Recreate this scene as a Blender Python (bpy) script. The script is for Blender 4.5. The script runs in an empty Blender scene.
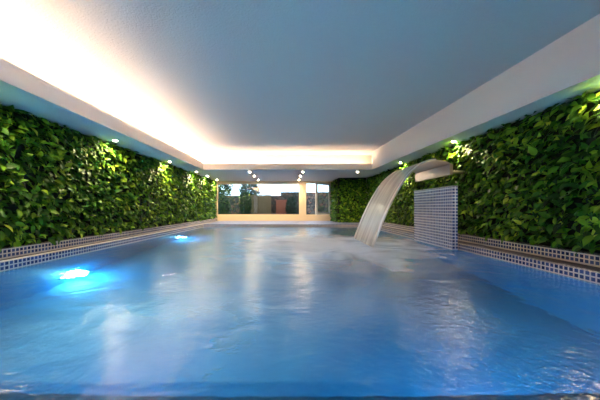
import bpy, math, random
import numpy as np
random.seed(4); rng = np.random.default_rng(7)
S = bpy.context.scene; C = S.collection
PI = math.pi

# ------------------------------------------------------------ dimensions (metres, camera at origin, z=0 eye level)
DECK, WATER, SOFF, CEIL = -0.80, -0.935, 1.68, 2.44
LX, RX = -4.25, 3.80              # pool side edges
Y0, Y1 = 1.05, 13.10              # pool near / far edge
WL, WR, WB, WN = -4.80, 4.50, 16.70, -6.0
BASE = -2.95                      # pool floor
GROUND = -0.80

# ------------------------------------------------------------ materials
def new_mat(name):
    m = bpy.data.materials.new(name); m.use_nodes = True
    nt = m.node_tree; nt.nodes.clear()
    out = nt.nodes.new('ShaderNodeOutputMaterial')
    return m, nt, out
def N(nt, t, **kw):
    n = nt.nodes.new(t)
    for k, v in kw.items():
        if k in n.inputs: n.inputs[k].default_value = v
        else: setattr(n, k, v)
    return n
def L(nt, a, b): nt.links.new(a, b)
def rgb(r, g, b):
    f = lambda c: (c/255/12.92) if c/255 <= .04045 else ((c/255+.055)/1.055)**2.4
    return (f(r), f(g), f(b), 1)

def plain(name, col, rough=.5, metal=0, bump=0, bscale=60, var=0):
    m, nt, out = new_mat(name)
    p = N(nt, 'ShaderNodeBsdfPrincipled', Roughness=rough, Metallic=metal)
    p.inputs['Base Color'].default_value = col
    L(nt, p.outputs[0], out.inputs[0])
    tc = N(nt, 'ShaderNodeTexCoord')
    nz = N(nt, 'ShaderNodeTexNoise', Scale=bscale, Detail=4.0)
    L(nt, tc.outputs['Object'], nz.inputs['Vector'])
    if bump:
        b = N(nt, 'ShaderNodeBump', Strength=bump, Distance=.01)
        L(nt, nz.outputs[0], b.inputs['Height']); L(nt, b.outputs[0], p.inputs['Normal'])
    if var:
        mx = N(nt, 'ShaderNodeMix', data_type='RGBA')
        mx.inputs['A'].default_value = tuple(c*(1-var) for c in col[:3])+(1,)
        mx.inputs['B'].default_value = tuple(min(1, c*(1+var)) for c in col[:3])+(1,)
        L(nt, nz.outputs[0], mx.inputs['Factor']); L(nt, mx.outputs['Result'], p.inputs['Base Color'])
    return m

def tiles(name, c1, c2, grout, size=.05, mortar=.005, rough=.18, w=None):
    m, nt, out = new_mat(name)
    p = N(nt, 'ShaderNodeBsdfPrincipled', Roughness=rough)
    uv = N(nt, 'ShaderNodeTexCoord')
    br = N(nt, 'ShaderNodeTexBrick', offset=0.0, squash=1.0)
    for k, v in (('Scale', 1), ('Mortar Size', mortar), ('Mortar Smooth', .1), ('Bias', 0), ('Brick Width', w or size), ('Row Height', size)):
        br.inputs[k].default_value = v
    br.inputs['Color1'].default_value = c1; br.inputs['Color2'].default_value = c2; br.inputs['Mortar'].default_value = grout
    L(nt, uv.outputs['UV'], br.inputs['Vector'])
    L(nt, br.outputs['Color'], p.inputs['Base Color'])
    b = N(nt, 'ShaderNodeBump', Strength=.4, Distance=.003, invert=True)
    L(nt, br.outputs['Fac'], b.inputs['Height']); L(nt, b.outputs[0], p.inputs['Normal'])
    L(nt, p.outputs[0], out.inputs[0])
    return m

def emit(name, col, s):
    m, nt, out = new_mat(name)
    e = N(nt, 'ShaderNodeEmission', Color=col, Strength=s)
    L(nt, e.outputs[0], out.inputs[0]); return m

M = {}
M['stucco'] = plain('stucco ceiling paint', rgb(202, 195, 194), .9, bump=.8, bscale=42, var=.05)
M['plaster'] = plain('smooth plaster', rgb(218, 210, 204), .85, bump=.15, bscale=80)
M['dark_wall'] = plain('dark brown plaster', rgb(92, 80, 70), .85, bump=.15, bscale=80)
M['cream'] = plain('cream painted frame', rgb(232, 205, 165), .6, bump=.05)
M['grey_frame'] = plain('grey lacquered frame', rgb(228, 224, 224), .4)
M['pool_tile'] = tiles('pool mosaic', rgb(0, 94, 144), rgb(0, 106, 155), rgb(5, 118, 164), .05, .004, rough=.6)
M['rim_tile'] = tiles('rim mosaic', rgb(30, 44, 86), rgb(72, 90, 138), rgb(205, 196, 190), .066, .010)
M['slab_tile'] = tiles('slab mosaic', rgb(38, 52, 108), rgb(90, 110, 165), rgb(225, 225, 235), .072, .012)
M['coping'] = tiles('coping mosaic', rgb(120, 125, 150), rgb(170, 160, 155), rgb(205, 190, 175), .055, .006, rough=.3)
M['deck_tile'] = tiles('deck mosaic', rgb(48, 60, 118), rgb(88, 98, 155), rgb(145, 145, 168), .055, .006, rough=.3)
M['grate'] = plain('dark grate', rgb(14, 13, 18), .7)
M['grate_bar'] = plain('grate bar', rgb(72, 68, 82), .6)
M['steel'] = plain('brushed steel', rgb(205, 190, 178), .28, metal=1, bump=.06, bscale=25)
M['white_ring'] = plain('white metal ring', rgb(225, 222, 215), .4)
M['backing'] = plain('dark backing', rgb(10, 20, 8), .95)
M['led'] = emit('warm led strip', (1, .74, .48, 1), 60)
M['lens'] = emit('downlight lens', (1, .82, .58, 1), 900)
M['pool_lens'] = emit('pool light lens', (.72, .92, 1, 1), 70)
M['bark'] = plain('bark', rgb(70, 58, 45), .9, bump=.4, bscale=30)
M['reed'] = plain('reed screen', rgb(148, 118, 86), .9, bump=.4, bscale=50, var=.25)
M['terracotta'] = plain('terracotta brick', rgb(165, 86, 62), .85, bump=.3, bscale=40, var=.2)
M['soil'] = plain('garden ground', rgb(85, 78, 62), .95, bump=.4, bscale=10, var=.3)

def leaf_mat(name, stops, rough=.38):
    m, nt, out = new_mat(name)
    at = N(nt, 'ShaderNodeAttribute', attribute_name='rnd')
    cr = N(nt, 'ShaderNodeValToRGB')
    els = cr.color_ramp.elements
    els[0].position, els[0].color = stops[0]; els[1].position, els[1].color = stops[-1]
    for pos, col in stops[1:-1]:
        e = els.new(pos); e.color = col
    L(nt, at.outputs['Fac'], cr.inputs[0])
    p = N(nt, 'ShaderNodeBsdfPrincipled', Roughness=rough)
    p.inputs['Specular IOR Level'].default_value = .25
    L(nt, cr.outputs[0], p.inputs['Base Color'])
    tr = N(nt, 'ShaderNodeBsdfTranslucent'); L(nt, cr.outputs[0], tr.inputs[0])
    mx = N(nt, 'ShaderNodeMixShader', Fac=.2)
    L(nt, p.outputs[0], mx.inputs[1]); L(nt, tr.outputs[0], mx.inputs[2]); L(nt, mx.outputs[0], out.inputs[0])
    return m
M['leaf'] = leaf_mat('glossy green leaves', [(0, rgb(12, 38, 8)), (.4, rgb(56, 104, 20)), (.75, rgb(122, 164, 34)), (1, rgb(188, 205, 66))], .5)
M['shrub'] = leaf_mat('dark shrub leaves', [(0, rgb(14, 34, 22)), (.6, rgb(28, 58, 34)), (1, rgb(60, 92, 52))])

# rubble stone garden wall
m, nt, out = new_mat('rubble stone'); M['stone'] = m
p = N(nt, 'ShaderNodeBsdfPrincipled', Roughness=.9)
tc = N(nt, 'ShaderNodeTexCoord')
vo = N(nt, 'ShaderNodeTexVoronoi', Scale=4.5); ve = N(nt, 'ShaderNodeTexVoronoi', feature='DISTANCE_TO_EDGE', Scale=4.5)
L(nt, tc.outputs['Object'], vo.inputs['Vector']); L(nt, tc.outputs['Object'], ve.inputs['Vector'])
bw = N(nt, 'ShaderNodeSeparateColor'); L(nt, vo.outputs['Color'], bw.inputs[0])
cr = N(nt, 'ShaderNodeValToRGB'); e = cr.color_ramp.elements
e[0].color = rgb(55, 47, 42); e[1].color = rgb(135, 88, 68)
x = e.new(.5); x.color = rgb(92, 84, 76)
L(nt, bw.outputs[0], cr.inputs[0])
mt = N(nt, 'ShaderNodeMath', operation='GREATER_THAN'); mt.inputs[1].default_value = .05
L(nt, ve.outputs['Distance'], mt.inputs[0])
mx = N(nt, 'ShaderNodeMix', data_type='RGBA'); mx.inputs['A'].default_value = rgb(28, 25, 22)
L(nt, mt.outputs[0], mx.inputs['Factor']); L(nt, cr.outputs[0], mx.inputs['B'])
L(nt, mx.outputs['Result'], p.inputs['Base Color']); L(nt, p.outputs[0], out.inputs[0])

# window glass
m, nt, out = new_mat('window glass'); M['glass'] = m
lw = N(nt, 'ShaderNodeLayerWeight', Blend=.5); pw = N(nt, 'ShaderNodeMath', operation='POWER'); pw.inputs[1].default_value = 4
L(nt, lw.outputs['Facing'], pw.inputs[0])
fr = N(nt, 'ShaderNodeMapRange'); fr.inputs['To Min'].default_value = .18; L(nt, pw.outputs[0], fr.inputs['Value'])
tr = N(nt, 'ShaderNodeBsdfTransparent', Color=(.82, .86, .84, 1)); gl = N(nt, 'ShaderNodeBsdfGlossy', Roughness=.0)
mx = N(nt, 'ShaderNodeMixShader'); L(nt, fr.outputs[0], mx.inputs[0]); L(nt, tr.outputs[0], mx.inputs[1]); L(nt, gl.outputs[0], mx.inputs[2])
L(nt, mx.outputs[0], out.inputs[0])

# pool water surface
FOOT = (2.02, 7.2)
m, nt, out = new_mat('pool water'); M['water'] = m
tc = N(nt, 'ShaderNodeTexCoord')
n1 = N(nt, 'ShaderNodeTexNoise', Scale=2.2, Detail=3.0, Distortion=.6)
n2 = N(nt, 'ShaderNodeTexNoise', Scale=20.0, Detail=3.0, Distortion=.4)
for n in (n1, n2): L(nt, tc.outputs['Object'], n.inputs['Vector'])
b1 = N(nt, 'ShaderNodeBump', Strength=.22, Distance=.12); L(nt, n1.outputs[0], b1.inputs['Height'])
b2 = N(nt, 'ShaderNodeBump', Strength=.6, Distance=.025); L(nt, n2.outputs[0], b2.inputs['Height']); L(nt, b1.outputs[0], b2.inputs['Normal'])
# finer wavelets on the side of the waterfall, calmer water elsewhere
sx = N(nt, 'ShaderNodeSeparateXYZ'); L(nt, tc.outputs['Object'], sx.inputs[0])
rp = N(nt, 'ShaderNodeMapRange', interpolation_type='SMOOTHSTEP')
for k, v in (('From Min', .1), ('From Max', .9), ('To Min', .22), ('To Max', .42)): rp.inputs[k].default_value = v
L(nt, sx.outputs[0], rp.inputs['Value']); 
rq = N(nt, 'ShaderNodeMapRange', interpolation_type='SMOOTHSTEP')
for k, v in (('From Min', 1.4), ('From Max', 2.3), ('To Min', 1), ('To Max', .15)): rq.inputs[k].default_value = v
L(nt, sx.outputs[0], rq.inputs['Value'])
rm = N(nt, 'ShaderNodeMath', operation='MULTIPLY'); L(nt, rp.outputs[0], rm.inputs[0]); L(nt, rq.outputs[0], rm.inputs[1])
L(nt, rm.outputs[0], b2.inputs['Strength'])
rg = N(nt, 'ShaderNodeMapRange')
for k, v in (('From Min', .22), ('From Max', .42), ('To Min', .2), ('To Max', .06)): rg.inputs[k].default_value = v
L(nt, rm.outputs[0], rg.inputs['Value']); L(nt, rg.outputs[0], gl.inputs['Roughness'])
fr = N(nt, 'ShaderNodeFresnel', IOR=1.35); L(nt, b2.outputs[0], fr.inputs['Normal'])
gl = N(nt, 'ShaderNodeBsdfGlossy', Roughness=.2); L(nt, b2.outputs[0], gl.inputs['Normal'])
tr = N(nt, 'ShaderNodeBsdfRefraction', Color=(.26, .84, 1, 1), Roughness=.14, IOR=1.33); L(nt, b1.outputs[0], tr.inputs['Normal'])
tl = N(nt, 'ShaderNodeBsdfTranslucent', Color=(.45, .88, 1, 1))
df = N(nt, 'ShaderNodeBsdfDiffuse', Color=(.14, .48, .66, 1))
ms1 = N(nt, 'ShaderNodeMixShader', Fac=.5); L(nt, tl.outputs[0], ms1.inputs[1]); L(nt, df.outputs[0], ms1.inputs[2])
# air bubbles from the waterfall plus painted-in pale reflection: milky cloud in mid-pool
nm_ = N(nt, 'ShaderNodeTexNoise', Scale=.55, Detail=3.0, Distortion=.8); L(nt, tc.outputs['Object'], nm_.inputs['Vector'])
vs_ = N(nt, 'ShaderNodeVectorMath', operation='SUBTRACT'); vs_.inputs[1].default_value = (-.9, 4.2, WATER); L(nt, tc.outputs['Object'], vs_.inputs[0])
vm_ = N(nt, 'ShaderNodeVectorMath', operation='MULTIPLY'); vm_.inputs[1].default_value = (.42, .17, 1); L(nt, vs_.outputs[0], vm_.inputs[0])
vl_ = N(nt, 'ShaderNodeVectorMath', operation='LENGTH'); L(nt, vm_.outputs[0], vl_.inputs[0])
va_ = N(nt, 'ShaderNodeMath', operation='ADD'); L(nt, vl_.outputs['Value'], va_.inputs[0]); L(nt, nm_.outputs[0], va_.inputs[1])
mk_ = N(nt, 'ShaderNodeMapRange', interpolation_type='SMOOTHSTEP')
for k, v in (('From Min', .45), ('From Max', 1.5), ('To Min', .42), ('To Max', .03)): mk_.inputs[k].default_value = v
L(nt, va_.outputs[0], mk_.inputs['Value'])
ms2 = N(nt, 'ShaderNodeMixShader'); L(nt, mk_.outputs[0], ms2.inputs[0]); L(nt, tr.outputs[0], ms2.inputs[1]); L(nt, ms1.outputs[0], ms2.inputs[2])
# foam churned up round the foot of the waterfall
mp = N(nt, 'ShaderNodeVectorMath', operation='SUBTRACT'); mp.inputs[1].default_value = (FOOT[0]-1.0, FOOT[1]-.2, WATER)
L(nt, tc.outputs['Object'], mp.inputs[0])
nf = N(nt, 'ShaderNodeTexNoise', Scale=.9, Detail=4.0, Distortion=1.2); L(nt, tc.outputs['Object'], nf.inputs['Vector'])
sc = N(nt, 'ShaderNodeVectorMath', operation='MULTIPLY'); sc.inputs[1].default_value = (.42, .42, 1)
L(nt, mp.outputs[0], sc.inputs[0])
ln = N(nt, 'ShaderNodeVectorMath', operation='LENGTH'); L(nt, sc.outputs[0], ln.inputs[0])
ad = N(nt, 'ShaderNodeMath', operation='MULTIPLY_ADD'); ad.inputs[1].default_value = 1.5; ad.inputs[2].default_value = -.75
L(nt, nf.outputs[0], ad.inputs[0])
su = N(nt, 'ShaderNodeMath', operation='ADD'); L(nt, ad.outputs[0], su.inputs[0]); L(nt, ln.outputs['Value'], su.inputs[1])
mr = N(nt, 'ShaderNodeMapRange', interpolation_type='SMOOTHSTEP')
mr.inputs['From Min'].default_value = .25; mr.inputs['From Max'].default_value = 1.35
mr.inputs['To Min'].default_value = .95; mr.inputs['To Max'].default_value = 0
L(nt, su.outputs[0], mr.inputs['Value'])
fo1 = N(nt, 'ShaderNodeBsdfDiffuse', Color=(.95, .95, .95, 1)); fo2 = N(nt, 'ShaderNodeBsdfTranslucent', Color=(.95, .97, 1, 1))
fo = N(nt, 'ShaderNodeMixShader', Fac=.4); L(nt, fo1.outputs[0], fo.inputs[1]); L(nt, fo2.outputs[0], fo.inputs[2])
ms3 = N(nt, 'ShaderNodeMixShader'); L(nt, fr.outputs[0], ms3.inputs[0]); L(nt, ms2.outputs[0], ms3.inputs[1]); L(nt, gl.outputs[0], ms3.inputs[2])
ms4 = N(nt, 'ShaderNodeMixShader'); L(nt, mr.outputs[0], ms4.inputs[0]); L(nt, ms3.outputs[0], ms4.inputs[1]); L(nt, fo.outputs[0], ms4.inputs[2])
L(nt, ms4.outputs[0], out.inputs[0])

# falling sheet of water: streaks run with the flow (u across the sheet)
def fall_mat(name, lo, hi):
    m, nt, out = new_mat(name)
    tc = N(nt, 'ShaderNodeTexCoord'); mp = N(nt, 'ShaderNodeMapping'); mp.inputs['Scale'].default_value = (8, .5, 1)
    L(nt, tc.outputs['UV'], mp.inputs[0])
    nz = N(nt, 'ShaderNodeTexNoise', Scale=1.0, Detail=4.0); L(nt, mp.outputs[0], nz.inputs['Vector'])
    mr = N(nt, 'ShaderNodeMapRange'); mr.inputs['From Min'].default_value = .3; mr.inputs['From Max'].default_value = .7
    mr.inputs['To Min'].default_value = lo; mr.inputs['To Max'].default_value = hi
    L(nt, nz.outputs[0], mr.inputs['Value'])
    tr = N(nt, 'ShaderNodeBsdfTransparent', Color=(.95, .96, .96, 1))
    tl = N(nt, 'ShaderNodeBsdfTranslucent', Color=(.98, .97, .95, 1)); df = N(nt, 'ShaderNodeBsdfDiffuse', Color=(.98, .97, .95, 1))
    gl = N(nt, 'ShaderNodeBsdfGlossy', Roughness=.25)
    a = N(nt, 'ShaderNodeMixShader', Fac=.5); L(nt, tl.outputs[0], a.inputs[1]); L(nt, df.outputs[0], a.inputs[2])
    b = N(nt, 'ShaderNodeMixShader', Fac=.25); L(nt, a.outputs[0], b.inputs[1]); L(nt, gl.outputs[0], b.inputs[2])
    c = N(nt, 'ShaderNodeMixShader'); L(nt, mr.outputs[0], c.inputs[0]); L(nt, tr.outputs[0], c.inputs[1]); L(nt, b.outputs[0], c.inputs[2])
    L(nt, c.outputs[0], out.inputs[0]); return m
M['fall'] = fall_mat('falling water', .35, .75)
M['fall_edge'] = fall_mat('falling water edge', .75, 1.0)

# ------------------------------------------------------------ mesh helpers
class MB:
    def __init__(s): s.v = []; s.f = []; s.uv = []
    def face(s, pts, uvs=None):
        i = len(s.v); s.v += [tuple(p) for p in pts]; s.f.append(tuple(range(i, i+len(pts)))); s.uv.append(uvs)
    def prism(s, poly, z0, z1):            # poly counter-clockwise in xy
        n = len(poly)
        s.face([(x, y, z1) for x, y in poly]); s.face([(x, y, z0) for x, y in reversed(poly)])
        for i in range(n):
            a, b = poly[i], poly[(i+1) % n]
            s.face([(a[0], a[1], z0), (b[0], b[1], z0), (b[0], b[1], z1), (a[0], a[1], z1)])
        return s
    def box(s, x0, x1, y0, y1, z0, z1):
        return s.prism([(x0, y0), (x1, y0), (x1, y1), (x0, y1)], z0, z1)
    def disc(s, c, r, ax, h, n=20, r_in=0):  # cylinder / ring along axis ax from c to c+h*ax
        ax = np.array(ax, float); c = np.array(c, float)
        t = np.array([0, 0, 1.]) if abs(ax[2]) < .9 else np.array([1., 0, 0])
        u = np.cross(t, ax); u /= np.linalg.norm(u); w = np.cross(ax, u)
        P = lambda rr, k, d: c + rr*(math.cos(2*PI*k/n)*u + math.sin(2*PI*k/n)*w) + d*ax
        for k in range(n):
            s.face([P(r, k, 0), P(r, k+1, 0), P(r, k+1, h), P(r, k, h)])
            if r_in:
                s.face([P(r_in, k+1, 0), P(r_in, k, 0), P(r_in, k, h), P(r_in, k+1, h)])
                s.face([P(r, k, h), P(r, k+1, h), P(r_in, k+1, h), P(r_in, k, h)])
                s.face([P(r, k+1, 0), P(r, k, 0), P(r_in, k, 0), P(r_in, k+1, 0)])
        if not r_in:
            s.face([P(r, k, h) for k in range(n)]); s.face([P(r, k, 0) for k in reversed(range(n))])
        return s
    def tube(s, pts, rad, n=10):
        pts = [np.array(p, float) for p in pts]; rings = []
        for i, p in enumerate(pts):
            d = pts[min(i+1, len(pts)-1)] - pts[max(i-1, 0)]; d /= np.linalg.norm(d)
            t = np.array([0, 0, 1.]) if abs(d[2]) < .9 else np.array([1., 0, 0])
            u = np.cross(t, d); u /= np.linalg.norm(u); w = np.cross(d, u)
            r = rad[i] if isinstance(rad, (list, tuple)) else rad
            rings.append([p + r*(math.cos(2*PI*k/n)*u + math.sin(2*PI*k/n)*w) for k in range(n)])
        for a, b in zip(rings, rings[1:]):
            for k in range(n): s.face([a[k], a[(k+1) % n], b[(k+1) % n], b[k]])
        s.face(list(reversed(rings[0]))); s.face(rings[-1]); return s
    def build(s, name, mat, parent=None, loc=(0, 0, 0), smooth=False, bevel=0):
        me = bpy.data.meshes.new(name)
        v = [(a-loc[0], b-loc[1], c-loc[2]) for a, b, c in s.v]
        me.from_pydata(v, [], s.f)
        uvl = me.uv_layers.new(name='UVMap')
        for poly, uvs in zip(me.polygons, s.uv):
            n = poly.normal; a = max(range(3), key=lambda i: abs(n[i]))
            ij = [(1, 2), (0, 2), (0, 1)][a]
            for q, li in enumerate(poly.loop_indices):
                if uvs: uvl.data[li].uv = uvs[q]
                else:
                    p = s.v[me.loops[li].vertex_index]; uvl.data[li].uv = (p[ij[0]]+20.0, p[ij[1]]+20.0)
        me.materials.append(mat)
        o = bpy.data.objects.new(name, me); C.objects.link(o)
        if parent is not None: o.parent = parent
        else: o.location = loc
        if smooth:
            import bmesh
            bm = bmesh.new(); bm.from_mesh(me); bmesh.ops.remove_doubles(bm, verts=bm.verts, dist=1e-5); bm.to_mesh(me); bm.free()
            for p in me.polygons: p.use_smooth = True
        if bevel:
            import bmesh
            bm = bmesh.new(); bm.from_mesh(me); bmesh.ops.remove_doubles(bm, verts=bm.verts, dist=1e-5); bm.to_mesh(me); bm.free()
            b = o.modifiers.new('bevel', 'BEVEL'); b.width = bevel; b.segments = 2; b.limit_method = 'ANGLE'
        return o
def struct(o): o['kind'] = 'structure'; return o
def tag(o, label, cat, group=None, kind=None):
    o['label'] = label; o['category'] = cat
    if group: o['group'] = group
    if kind: o['kind'] = kind
    return o
def empty(name, loc=(0, 0, 0)):
    o = bpy.data.objects.new(name, None); C.objects.link(o); o.location = loc; o.empty_display_size = .1
    return o
def part(mb, name, mat, root, **kw):   # geometry given in world coordinates, stored relative to the root
    return mb.build(name, mat, root, loc=tuple(root.location), **kw)

# ------------------------------------------------------------ room shell
def fx(y): return 3.58 + .037*(11.65-y)        # right bulkhead face
struct(MB().box(WL-.2, WR+.2, WN-.2, WB+.2, CEIL, CEIL+.15).build('ceiling', M['stucco']))
for nm, xa, xb in (('wall_left', WL-.2, WL), ('wall_right', WR, WR+.2)):     # the right one with an added unseen opening behind the viewer for fill daylight
    if nm == 'wall_left':
        struct(MB().box(xa, xb, WN, WB+.2, BASE-.2, CEIL).build(nm, M['plaster'])); continue
    mb = MB().box(xa, xb, -.3, WB+.2, BASE-.2, CEIL); mb.box(xa, xb, WN, -5.6, DECK-.15, CEIL)
    mb.box(xa, xb, -5.6, -.3, DECK-.15, DECK+.15); mb.box(xa, xb, -5.6, -.3, SOFF, CEIL)
    struct(mb.build(nm, M['plaster']))
# near wall behind the viewer
nw = MB().box(WL-.2, WR+.2, WN-.2, WN, DECK-.15, CEIL)
struct(nw.build('wall_near', M['dark_wall']))
# left bulkhead with cove lip
lb = MB(); lb.box(WL, -3.80, WN, WB, SOFF, SOFF+.08); lb.box(-3.86, -3.80, WN, 11.65, SOFF+.08, 1.98)
lb.box(WL, -4.60, WN, 12.25, SOFF+.08, CEIL)
struct(lb.build('trim_1', M['plaster']))
bb = MB(); bb.box(-3.80, WR, 11.65, WB, SOFF, SOFF+.08); bb.box(-3.86, fx(11.65), 11.65, 11.71, SOFF+.08, 1.94)
bb.box(WL, WR, 12.25, WB, SOFF+.08, CEIL)
struct(bb.build('trim_2', M['plaster']))
struct(MB().prism([(fx(WN), WN), (WR, WN), (WR, 11.65), (fx(11.65), 11.65)], SOFF, CEIL).build('trim_3', M['plaster']))

# pool basin (water body container)
pb = MB()
pb.box(LX-.1, RX+.1, Y0-.1, Y1+.1, BASE-.1, BASE)
pb.box(LX-.1, LX, Y0-.1, Y1+.1, BASE, DECK-.006); pb.box(RX, RX+.1, Y0-.1, Y1+.1, BASE, DECK-.006)
pb.box(LX, RX, Y0-.1, Y0, BASE, DECK-.006); pb.box(LX, RX, Y1, Y1+.1, BASE, DECK-.006)
struct(pb.build('pool_basin', M['pool_tile']))
struct(MB().box(LX, RX, Y0, 1.47, BASE, -1.13).build('pool_bench', M['pool_tile']))
# visible waterline band of darker mosaic, above and just below the water
wb = MB()
wb.box(LX, LX+.012, Y0, Y1, -1.02, DECK); wb.box(RX-.012, RX, Y0, Y1, -1.02, DECK)
wb.box(LX, RX, Y1-.012, Y1, -1.02, DECK); wb.box(LX, RX, Y0, Y0+.012, -1.02, DECK)
struct(wb.build('trim_4', M['rim_tile']))
# rims: coping strip, and upstand at the foot of the plants
struct(MB().box(LX-.145, LX, Y0, WB, DECK-.15, DECK).build('coping_strip', M['coping']))
struct(MB().box(RX, RX+.075, Y0, WB, DECK-.15, DECK).build('coping_strip', M['rim_tile']))
struct(MB().box(WL, LX-.30, WN, WB, DECK-.15, DECK+.15).build('trim_5', M['rim_tile']))
struct(MB().box(RX+.42, WR, WN, WB, DECK-.15, DECK+.15).build('trim_6', M['rim_tile']))
fl = MB(); fl.box(LX-.3, RX+.42, WN, Y0, DECK-.15, DECK)
fl.box(LX, RX, Y1, WB, DECK-.15, DECK)
struct(fl.build('floor', M['deck_tile']))
struct(MB().box(LX-.3, LX-.145, Y0, WB, DECK-.15, DECK-.03).build('channel_bed', M['grate']))
struct(MB().box(RX+.075, RX+.42, Y0, WB, DECK-.15, DECK-.03).build('channel_bed', M['grate']))
def grate(x0, x1, nb, label):
    r = empty('drain_grate', ((x0+x1)/2, Y0, DECK-.03))
    tag(r, label, 'drain grate', 'overflow grates')
    f = MB(); f.box(x0, x0+.012, Y0, WB, DECK-.03, DECK-.002); f.box(x1-.012, x1, Y0, WB, DECK-.03, DECK-.002)
    part(f, 'frame', M['coping'], r)
    b = MB(); w = (x1-x0-.024)/nb
    for k in range(nb):
        b.box(x0+.012+w*(k+.36), x0+.012+w*(k+.64), Y0, WB, DECK-.026, DECK-.006)
    y = Y0+.3
    while y < WB:
        b.box(x0+.012, x1-.012, y, y+.02, DECK-.03, DECK-.012); y += .5
    part(b, 'slats', M['grate_bar'], r)
grate(LX-.30, LX-.145, 3, 'narrow dark drain grate along the pool edge below the left plant wall')
grate(RX+.075, RX+.42, 5, 'wide dark drain grate along the pool edge below the right plant wall')

# water
wt = MB(); nx, ny = 8, 12
wt.face([(LX+.012, Y0+.012, WATER), (RX-.012, Y0+.012, WATER), (RX-.012, Y1-.012, WATER), (LX+.012, Y1-.012, WATER)])
tag(wt.build('pool_water', M['water']), 'smooth blue pool water with pale foam under the waterfall', 'water', kind='stuff')

# ------------------------------------------------------------ leaves
def leaf_mesh(name, P, D, Nn, Ln, Wd, rnd, mat, parent, loc, zmax=None):
    """P base, D direction, Nn upper-side normal, lengths, widths: one pointed folded leaf each, merged in one mesh."""
    n = len(P); Sd = np.cross(D, Nn); Sd /= np.linalg.norm(Sd, axis=1)[:, None]; Nn = np.cross(Sd, D)
    st = [(0, 0, 0), (.28, .42, .02), (.6, .40, .03), (1.0, 0, -.10)]
    vs = []
    def pt(t, s, h): return P + D*(Ln*t)[:, None] + Sd*(Wd*s)[:, None] + Nn*(Ln*h)[:, None]
    cols = [pt(0, 0, 0)]
    for t, w, h in st[1:3]:
        cols += [pt(t, -w, h+.05), pt(t, 0, h), pt(t, w, h+.05)]
    cols.append(pt(1, 0, -.12))
    V = np.stack(cols, 1)                                   # n x 8 x 3
    if zmax is not None: V[:, :, 2] = np.minimum(V[:, :, 2], zmax)
    V = V - np.array(loc)
    F = [(0, 2, 1), (0, 3, 2), (1, 2, 5, 4), (2, 3, 6, 5), (4, 5, 7), (5, 6, 7)]
    lt = np.array([len(f) for f in F]); li = np.concatenate([np.array(f) for f in F])
    loops = (li[None, :] + 8*np.arange(n)[:, None]).ravel()
    tot = np.tile(lt, n); start = np.concatenate([[0], np.cumsum(tot)[:-1]])
    me = bpy.data.meshes.new(name)
    me.vertices.add(n*8); me.vertices.foreach_set('co', V.ravel())
    me.loops.add(len(loops)); me.loops.foreach_set('vertex_index', loops.astype(np.int32))
    me.polygons.add(len(tot)); me.polygons.foreach_set('loop_start', start.astype(np.int32))
    me.polygons.foreach_set('loop_total', tot.astype(np.int32))
    me.polygons.foreach_set('use_smooth', np.ones(len(tot), bool))
    me.update(calc_edges=True); me.validate()
    a = me.attributes.new('rnd', 'FLOAT', 'POINT'); a.data.foreach_set('value', np.repeat(rnd, 8).astype(np.float32))
    me.materials.append(mat)
    o = bpy.data.objects.new(name, me); C.objects.link(o); o.parent = parent
    return o
def unit(a): return a/np.linalg.norm(a, axis=1)[:, None]
def wall_leaves(o, u, n, lu, h, dens, size):
    """points over a rectangle (origin o, along u by lu, up by h, outward n)"""
    k = int(lu*h*dens); o, u, n = map(lambda a: np.array(a, float), (o, u, n))
    a = rng.uniform(0, lu, k); b = rng.uniform(0, 1, k)*h; d = rng.uniform(.0, .12, k)
    P = o + a[:, None]*u + b[:, None]*np.array([0, 0, 1.]) + d[:, None]*n
    out = rng.uniform(.15, .75, k); side = rng.normal(0, .75, k); up = rng.normal(-.45, .45, k)
    D = unit(out[:, None]*n + side[:, None]*u + up[:, None]*np.array([0, 0, 1.]))
    Nn = unit(n*rng.uniform(.4, 1, k)[:, None] + np.array([0, 0, 1.])*rng.uniform(.1, .9, k)[:, None] + u*rng.normal(0, .35, k)[:, None] + .001)
    Ln = size*rng.uniform(.65, 1.25, k); Wd = Ln*rng.uniform(.42, .6, k)
    # clumps of lighter and darker planting
    cl = np.sin(a*2.1+b*3.3)*.5*np.sin(a*.9-b*4.1+1) 
    r = np.clip(rng.beta(1.6, 2.2, k) + .18*cl, 0, 1)
    return P, D, Nn, Ln, Wd, r
def plant_wall(label, pieces, backs, loc, dens=300, size=.175):
    r = empty('living_wall', loc); tag(r, label, 'plant wall')
    bk = MB()
    for b in backs: bk.box(*b)
    part(bk, 'backing_panel', M['backing'], r)
    A = [wall_leaves(*p, dens, size) for p in pieces]
    leaf_mesh('foliage', *[np.concatenate([a[i] for a in A]) for i in range(6)], M['leaf'], r, loc, SOFF-.004)
HB, HT = DECK+.155, SOFF-.005
hh = HT-HB-.06
plant_wall('long green leafy plant wall left of the pool, reaching the window', [((-4.70, .1, HB+.07), (0, 1, 0), (1, 0, 0), WB-.25, hh)],
           [(-4.79, -4.70, 0, WB-.01, HB, HT)], (-4.75, 7, HB))
plant_wall('long green leafy plant wall right of the pool, behind the tiled slab', [((4.40, .1, HB+.07), (0, 1, 0), (-1, 0, 0), 14.65, hh)],
           [(4.40, 4.49, 0, 14.79, HB, HT)], (4.45, 6, HB))
plant_wall('short green plant wall facing the pool at its far right corner', [((2.72, 14.80, HB-.1), (1, 0, 0), (0, -1, 0), 1.72, hh+.1), ((2.70, 14.82, HB-.1), (0, 1, 0), (-1, 0, 0), 1.80, hh+.1)],
           [(2.70, 4.21, 14.80, 16.69, DECK, HT)], (3.5, 15.7, DECK))

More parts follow.
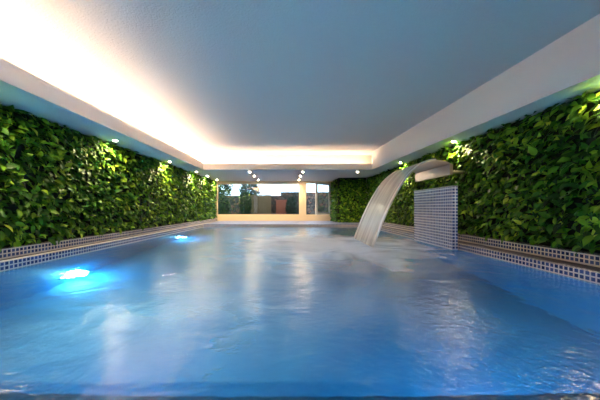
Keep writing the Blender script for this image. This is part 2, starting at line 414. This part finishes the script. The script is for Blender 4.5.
# ------------------------------------------------------------ tiled slab and steel waterfall spout
sl = MB().box(3.62, 3.745, 5.95, 7.78, -1.02, .48)
tag(sl.build('tiled_slab', M['slab_tile'], bevel=.006), 'upright blue mosaic tiled slab standing at the right pool edge', 'slab')
MB().box(3.615, 3.75, 5.945, 7.785, .48, .50).build('cap', M['coping'], bpy.data.objects['tiled_slab'])

sp = empty('waterfall_spout', (3.68, 6.92, .48))
tag(sp, 'wide curved brushed steel waterfall spout above the blue tiled slab', 'waterfall spout')
part(MB().box(3.64, 3.72, 6.08, 7.76, .76, 1.0), 'housing', M['steel'], sp, bevel=.006)
prof = [(3.72, .985), (3.60, 1.035), (3.48, 1.07), (3.36, 1.088), (3.24, 1.083), (3.14, 1.057), (3.05, 1.016)]
bl = MB(); ya, yb = 6.08, 7.76
for i in range(len(prof)-1):
    (xa, za), (xb, zb) = prof[i], prof[i+1]; t = .012
    bl.face([(xa, ya, za+t), (xa, yb, za+t), (xb, yb, zb+t), (xb, ya, zb+t)])
    bl.face([(xa, ya, za), (xb, ya, zb), (xb, yb, zb), (xa, yb, za)])
    bl.face([(xa, ya, za), (xa, ya, za+t), (xb, ya, zb+t), (xb, ya, zb)])
    bl.face([(xa, yb, za), (xb, yb, zb), (xb, yb, zb+t), (xa, yb, za+t)])
(xa, za), (xb, zb) = prof[0], prof[-1]
bl.face([(xa, ya, za), (xa, yb, za), (xa, yb, za+t), (xa, ya, za+t)]); bl.face([(xb, ya, zb), (xb, ya, zb+t), (xb, yb, zb+t), (xb, yb, zb)])
part(bl, 'blade', M['steel'], sp, smooth=False)
for y in (6.55, 7.3):
    part(MB().tube([(3.72, y, .88), (4.36, y, .88)], .035), 'wall_pipe', M['steel'], sp, smooth=False)

# falling water
def fall(name, y_top, y_bot, mat, par=None, th=.012):
    mb = MB(); n = 26; x0, z0 = 3.30, 1.115; xe = 3.30-math.sqrt((z0-WATER+.02)/1.16)
    q = []
    for i in range(n+1):
        s = i/n; xx = 3.34+(xe-3.34)*(s**.8); d = max(0, 3.30-xx)
        zz = z0-1.16*d*d if xx < 3.30 else z0-.25*(xx-3.3)**2-.06*(xx-3.3)
        f = d/(3.30-xe)
        q.append((xx, zz, y_top[0]+(y_bot[0]-y_top[0])*f, y_top[1]+(y_bot[1]-y_top[1])*f, s*2.8))
    for (a, b) in zip(q, q[1:]):
        m = 8
        for k in range(m):
            ya, yb = [a[2]+(a[3]-a[2])*kk/m for kk in (k, k+1)]; yc, yd = [b[2]+(b[3]-b[2])*kk/m for kk in (k, k+1)]
            mb.face([(a[0], ya, a[1]), (a[0], yb, a[1]), (b[0], yd, b[1]), (b[0], yc, b[1])],
                    [(k/m, a[4]), ((k+1)/m, a[4]), ((k+1)/m, b[4]), (k/m, b[4])])
    o = mb.build(name, mat, par, smooth=True)
    so = o.modifiers.new('thickness', 'SOLIDIFY'); so.thickness = th; so.offset = 0
    return o
f0 = tag(fall('waterfall', (6.10, 7.74), (6.35, 8.15), M['fall']), 'arching white sheet of water falling from the steel spout', 'waterfall', kind=None)
fall('water_edge', (6.09, 6.16), (6.30, 6.44), M['fall_edge'], f0, .03)
fall('water_edge', (7.68, 7.75), (8.08, 8.22), M['fall_edge'], f0, .03)

# ------------------------------------------------------------ cove strips
o = MB().box(-4.50, -4.47, WN+.1, 11.9, SOFF+.085, SOFF+.20).build('light_strip', M['led'])
tag(o, 'long warm glowing strip light hidden in the left ceiling cove', 'strip light', 'cove lights')
o = MB().box(-4.40, 3.50, 12.12, 12.15, SOFF+.085, SOFF+.115).build('light_strip', M['led'])
tag(o, 'warm glowing strip light hidden in the far ceiling cove', 'strip light', 'cove lights')

# ------------------------------------------------------------ downlights
def downlight():
    r = empty('downlight')
    MB().disc((0, 0, 0), .062, (0, 0, -1), .008, r_in=.045).build('trim_ring', M['white_ring'], r)
    MB().disc((0, 0, 0), .044, (0, 0, -1), .004).build('lens', M['lens'], r)
    ld = bpy.data.lights.new('lamp', 'SPOT'); ld.energy = 95; ld.color = (1, .78, .42); ld.spot_size = math.radians(165); ld.spot_blend = 1; ld.shadow_soft_size = .04
    lo = bpy.data.objects.new('lamp', ld); C.objects.link(lo); lo.parent = r; lo.location = (0, 0, -.03)
    return r
names = {}
lxs = [(y, -4.35) for y in (3.6, 6.64, 9.65, 12.4, 14.1, 15.9)]
rxs = [(3.5, 4.26), (6.75, 4.15), (9.9, 4.10)] + [(12.45, 3.15)]
mids = [(12.45, -1.88), (14.0, -1.89), (15.9, -1.90), (12.45, .60), (14.0, .56), (15.9, .54)]
lab = {(6.64, -4.35): 'nearest lit downlight above the left plant wall', (9.65, -4.35): 'second nearest lit downlight above the left plant wall',
       (12.4, -4.35): 'lit downlight above the left plant wall at the corner of the glowing cove', (14.1, -4.35): 'lit downlight between the cove corner and the window at left',
       (15.9, -4.35): 'lit downlight right by the top left corner of the large window', (3.6, -4.35): 'lit downlight above the left plant wall at the left picture edge',
       (3.5, 4.26): 'lit downlight above the right plant wall at the right picture edge', (6.75, 4.15): 'lit downlight above the right plant wall near the steel spout',
       (9.9, 4.10): 'lit downlight above the right plant wall beyond the steel spout', (12.45, 3.15): 'lit downlight by itself in front of the short right plant wall',
       (12.45, -1.88): 'lit downlight in the low ceiling, first of the left row leading to the large window', (14.0, -1.89): 'lit downlight in the low ceiling, middle of the left row leading to the large window',
       (15.9, -1.90): 'lit downlight closest to the large window in the left row', (12.45, .60): 'lit downlight in the low ceiling, first of the row leading to the cream post',
       (14.0, .56): 'lit downlight in the low ceiling, middle of the row leading to the cream post', (15.9, .54): 'lit downlight closest to the cream post'}
proto = None
for (y, x) in lxs+rxs+mids:
    if proto is None: proto = downlight(); r = proto
    else:
        r = proto.copy(); C.objects.link(r)
        for ch in list(proto.children):
            c = ch.copy(); C.objects.link(c); c.parent = r
    r.location = (x, y, SOFF)
    if (x, y) in [(b, a) for a, b in mids] or (y, x) == (12.45, 3.15):
        for ch in r.children:
            if ch.type == 'LIGHT':
                if 'soft lamp' not in bpy.data.lights:
                    d = ch.data.copy(); d.name = 'soft lamp'; d.energy = 70
                ch.data = bpy.data.lights['soft lamp']
    tag(r, lab[(y, x)], 'downlight', 'ceiling downlights')

# ------------------------------------------------------------ underwater pool lights
def pool_light(loc, ax, label, energy):
    r = empty('pool_light', loc); tag(r, label, 'pool light', 'underwater pool lights')
    MB().disc((0, 0, 0), .22, ax, .02, 24, r_in=.19).build('ring', M['white_ring'], r)
    MB().disc((0, 0, 0),   .188, ax, .014, 24).build('lens', M['pool_lens'], r)
    ld = bpy.data.lights.new('lamp', 'POINT'); ld.energy = energy; ld.color = (.56, .80, 1); ld.shadow_soft_size = .08
    lo = bpy.data.objects.new('lamp', ld); C.objects.link(lo); lo.parent = r; lo.location = tuple(.16*a for a in ax)
    return r
pool_light((LX, 5.23, -2.60), (1, 0, 0), 'bright round underwater light in the left pool wall, nearer one', 90)
pool_light((LX, 10.2, -2.50), (1, 0, 0), 'bright round underwater light in the left pool wall, farther one', 70)
pool_light((1.9, 1.47, -2.0), (0, 1, 0), 'added underwater fill light in the near pool wall, out of view, right', 62)  # added unseen lamp: brightens the water and tints the ceiling blue
pool_light((-1.6, 1.47, -1.9), (0, 1, 0), 'added underwater fill light in the near pool wall, out of view, left', 62)  # second added lamp, unseen, for the same glow

# ------------------------------------------------------------ far wall, window, open sash
wbm = MB()
wbm.box(WL, 2.70, WB, WB+.2, DECK-.15, -.44)          # sill band
wbm.box(WL, 2.70, WB, WB+.2, 1.55, SOFF)               # head
wbm.box(WL, -4.58, WB, WB+.2, -.44, 1.55)
wbm.box(.62, 1.00, WB, WB+.2, -.44, 1.55)              # post
wbm.box(2.54, 2.70, WB, WB+.2, -.44, 1.55)
wbm.box(2.70, WR, WB, WB+.2, DECK-.15, CEIL); wbm.box(WL, 2.70, WB, WB+.2, SOFF, CEIL)
struct(wbm.build('wall_far', M['cream']))
w1 = MB()
for b in ((-4.58, -4.53, -.44, 1.55), (.57, .62, -.44, 1.55), (-4.53, .57, -.44, -.40), (-4.53, .57, 1.50, 1.55)):
    w1.box(b[0], b[1], WB+.04, WB+.10, b[2], b[3])
w1 = struct(w1.build('window_1', M['cream']))
MB().box(-4.53, .57, WB+.06, WB+.068, -.40, 1.50).build('pane', M['glass'], w1)
w2 = MB()
for b in ((1.00, 1.03, -.44, 1.55), (2.51, 2.54, -.44, 1.55), (1.03, 2.51, -.44, -.41), (1.03, 2.51, 1.52, 1.55)):
    w2.box(b[0], b[1], WB+.04, WB+.10, b[2], b[3])
w2 = struct(w2.build('window_2', M['cream']))
# sash hinged at the right jamb, swung into the room
sa = empty('open_sash', (2.50, WB-.02, -.40)); sa.rotation_euler = (0, 0, math.radians(43))
sm = MB(); W_ = 1.36; H_ = 1.92
for b in ((-W_, -W_+.13, 0, H_), (-.13, 0, 0, H_), (-W_+.13, -.13, 0, .11), (-W_+.13, -.13, H_-.11, H_)):
    sm.box(b[0], b[1], -.05, 0, b[2], b[3])
sm.build('sash_frame', M['grey_frame'], sa)
MB().box(-W_+.13, -.13, -.03, -.022, .11, H_-.11).build('pane', M['glass'], sa)
hd = MB(); hd.box(-W_+.03, -W_+.055, -.085, -.05, .93, .96); hd.box(-W_+.03, -W_+.055, -.105, -.085, .85, .96)
hd.build('handle', M['steel'], sa)
tag(sa, 'grey framed glazed window sash standing open right of the cream post', 'window sash')

# ------------------------------------------------------------ garden beyond the window
struct(MB().box(-14, 14, WB+.2, 34, GROUND-.3, GROUND-.1).build('garden_ground', M['soil']))
gw = MB().box(-12, 12, 20.6, 21.0, GROUND-.1, .95)
gw.box(-.7, 12, 20.55, 21.0, GROUND-.1, 1.22)
struct(gw.build('garden_wall', M['stone']))
t = MB().box(-3.0, -1.45, 20.38, 20.42, GROUND-.1, .95)
for k in range(26): t.tube([(-2.97+k*.06, 20.36, GROUND-.1), (-2.97+k*.06, 20.36, 1.0)], .026, 6)
tag(t.build('reed_screen', M['reed']), 'pale tan reed screen against the garden stone wall outside', 'screen')
pb_ = MB(); pb_.box(-1.05, -.25, 20.05, 20.5, GROUND-.1, .62)
tag(pb_.build('brick_pillar', M['terracotta'], bevel=.02), 'reddish brick block in front of the garden wall outside', 'pillar')

def shrub(name, label, cat, c, rad, h0, n, size, trunk=None):
    r = empty(name, (c[0], c[1], GROUND-.1)); tag(r, label, cat, 'garden plants outside')
    d = unit(rng.normal(0, 1, (n, 3))); rr = rng.uniform(.55, 1, n)**.5
    wob = 1+.22*np.sin(d[:, 0]*7+c[0])*np.cos(d[:, 2]*6)
    P = np.array([c[0], c[1], h0]) + d*(rr*wob)[:, None]*np.array(rad)
    D = unit(d*.6+rng.normal(0, .6, (n, 3))); Nn = unit(d+rng.normal(0, .4, (n, 3))+.01)
    Ln = size*rng.uniform(.7, 1.3, n)
    leaf_mesh('foliage', P, D, Nn, Ln, Ln*.5, rng.beta(2, 2, n), M['shrub'], r, tuple(r.location))
    st = MB()
    top = h0+rad[2]*.3
    st.tube([(c[0], c[1], GROUND-.1), (c[0]+.04, c[1], (h0+GROUND)/2), (c[0], c[1], top)], [.07, .05, .02], 8)
    for k in range(5):
        a = k*1.3
        st.tube([(c[0], c[1], h0-rad[2]*.5), (c[0]+rad[0]*.6*math.cos(a), c[1]+rad[1]*.6*math.sin(a), h0+rad[2]*.3)], [.03, .01], 6)
    part(st, 'stem', M['bark'], r, smooth=True)
shrub('garden_shrub', 'green shrub outside at the left end of the large window', 'shrub', (-4.7, 18.6), (.45, .4, .9), .1, 1400, .12)
shrub('garden_shrub', 'dark green shrub outside between reed screen and stone wall', 'shrub', (-3.25, 19.6), (.4, .4, 1.1), .3, 1500, .12)
shrub('garden_shrub', 'dark green shrub outside right of the reddish brick block', 'shrub', (.10, 19.3), (.38, .35, .85), .0, 1200, .12)
shrub('garden_tree', 'tree beyond the garden wall at the left of the window view', 'tree', (-6.3, 23.5), (1.1, 1.0, 1.0), 1.9, 1600, .2)
shrub('garden_tree', 'tree beyond the garden wall left of the reed screen', 'tree', (-3.6, 24.0), (.8, .8, .9), 1.6, 1500, .2)

# ------------------------------------------------------------ daylight
w = bpy.data.worlds.new('world'); S.world = w; w.use_nodes = True; nt = w.node_tree; nt.nodes.clear()
o_ = nt.nodes.new('ShaderNodeOutputWorld'); bg = nt.nodes.new('ShaderNodeBackground')
bg.inputs[0].default_value = (.52, .75, 1, 1); bg.inputs[1].default_value = 4.0
nt.links.new(bg.outputs[0], o_.inputs[0])

# ------------------------------------------------------------ camera
cd = bpy.data.cameras.new('camera'); cam = bpy.data.objects.new('camera', cd); C.objects.link(cam)
cam.location = (0, 0, 0); cam.rotation_euler = (PI/2, 0, 0)
cd.sensor_width = 36; cd.lens = 16.0; cd.shift_x = 10/600; cd.shift_y = 8/600; cd.clip_start = .05
S.camera = cam
S.view_settings.view_transform = 'Standard'; S.view_settings.look = 'None'; S.view_settings.gamma = 1
S.view_settings.use_curve_mapping = False; S.view_settings.exposure = 0.7
cy = S.cycles
cy.use_denoising = True; cy.max_bounces = 10; cy.diffuse_bounces = 5; cy.glossy_bounces = 4; cy.transparent_max_bounces = 16
cy.sample_clamp_indirect = 20; cy.caustics_reflective = False; cy.caustics_refractive = True
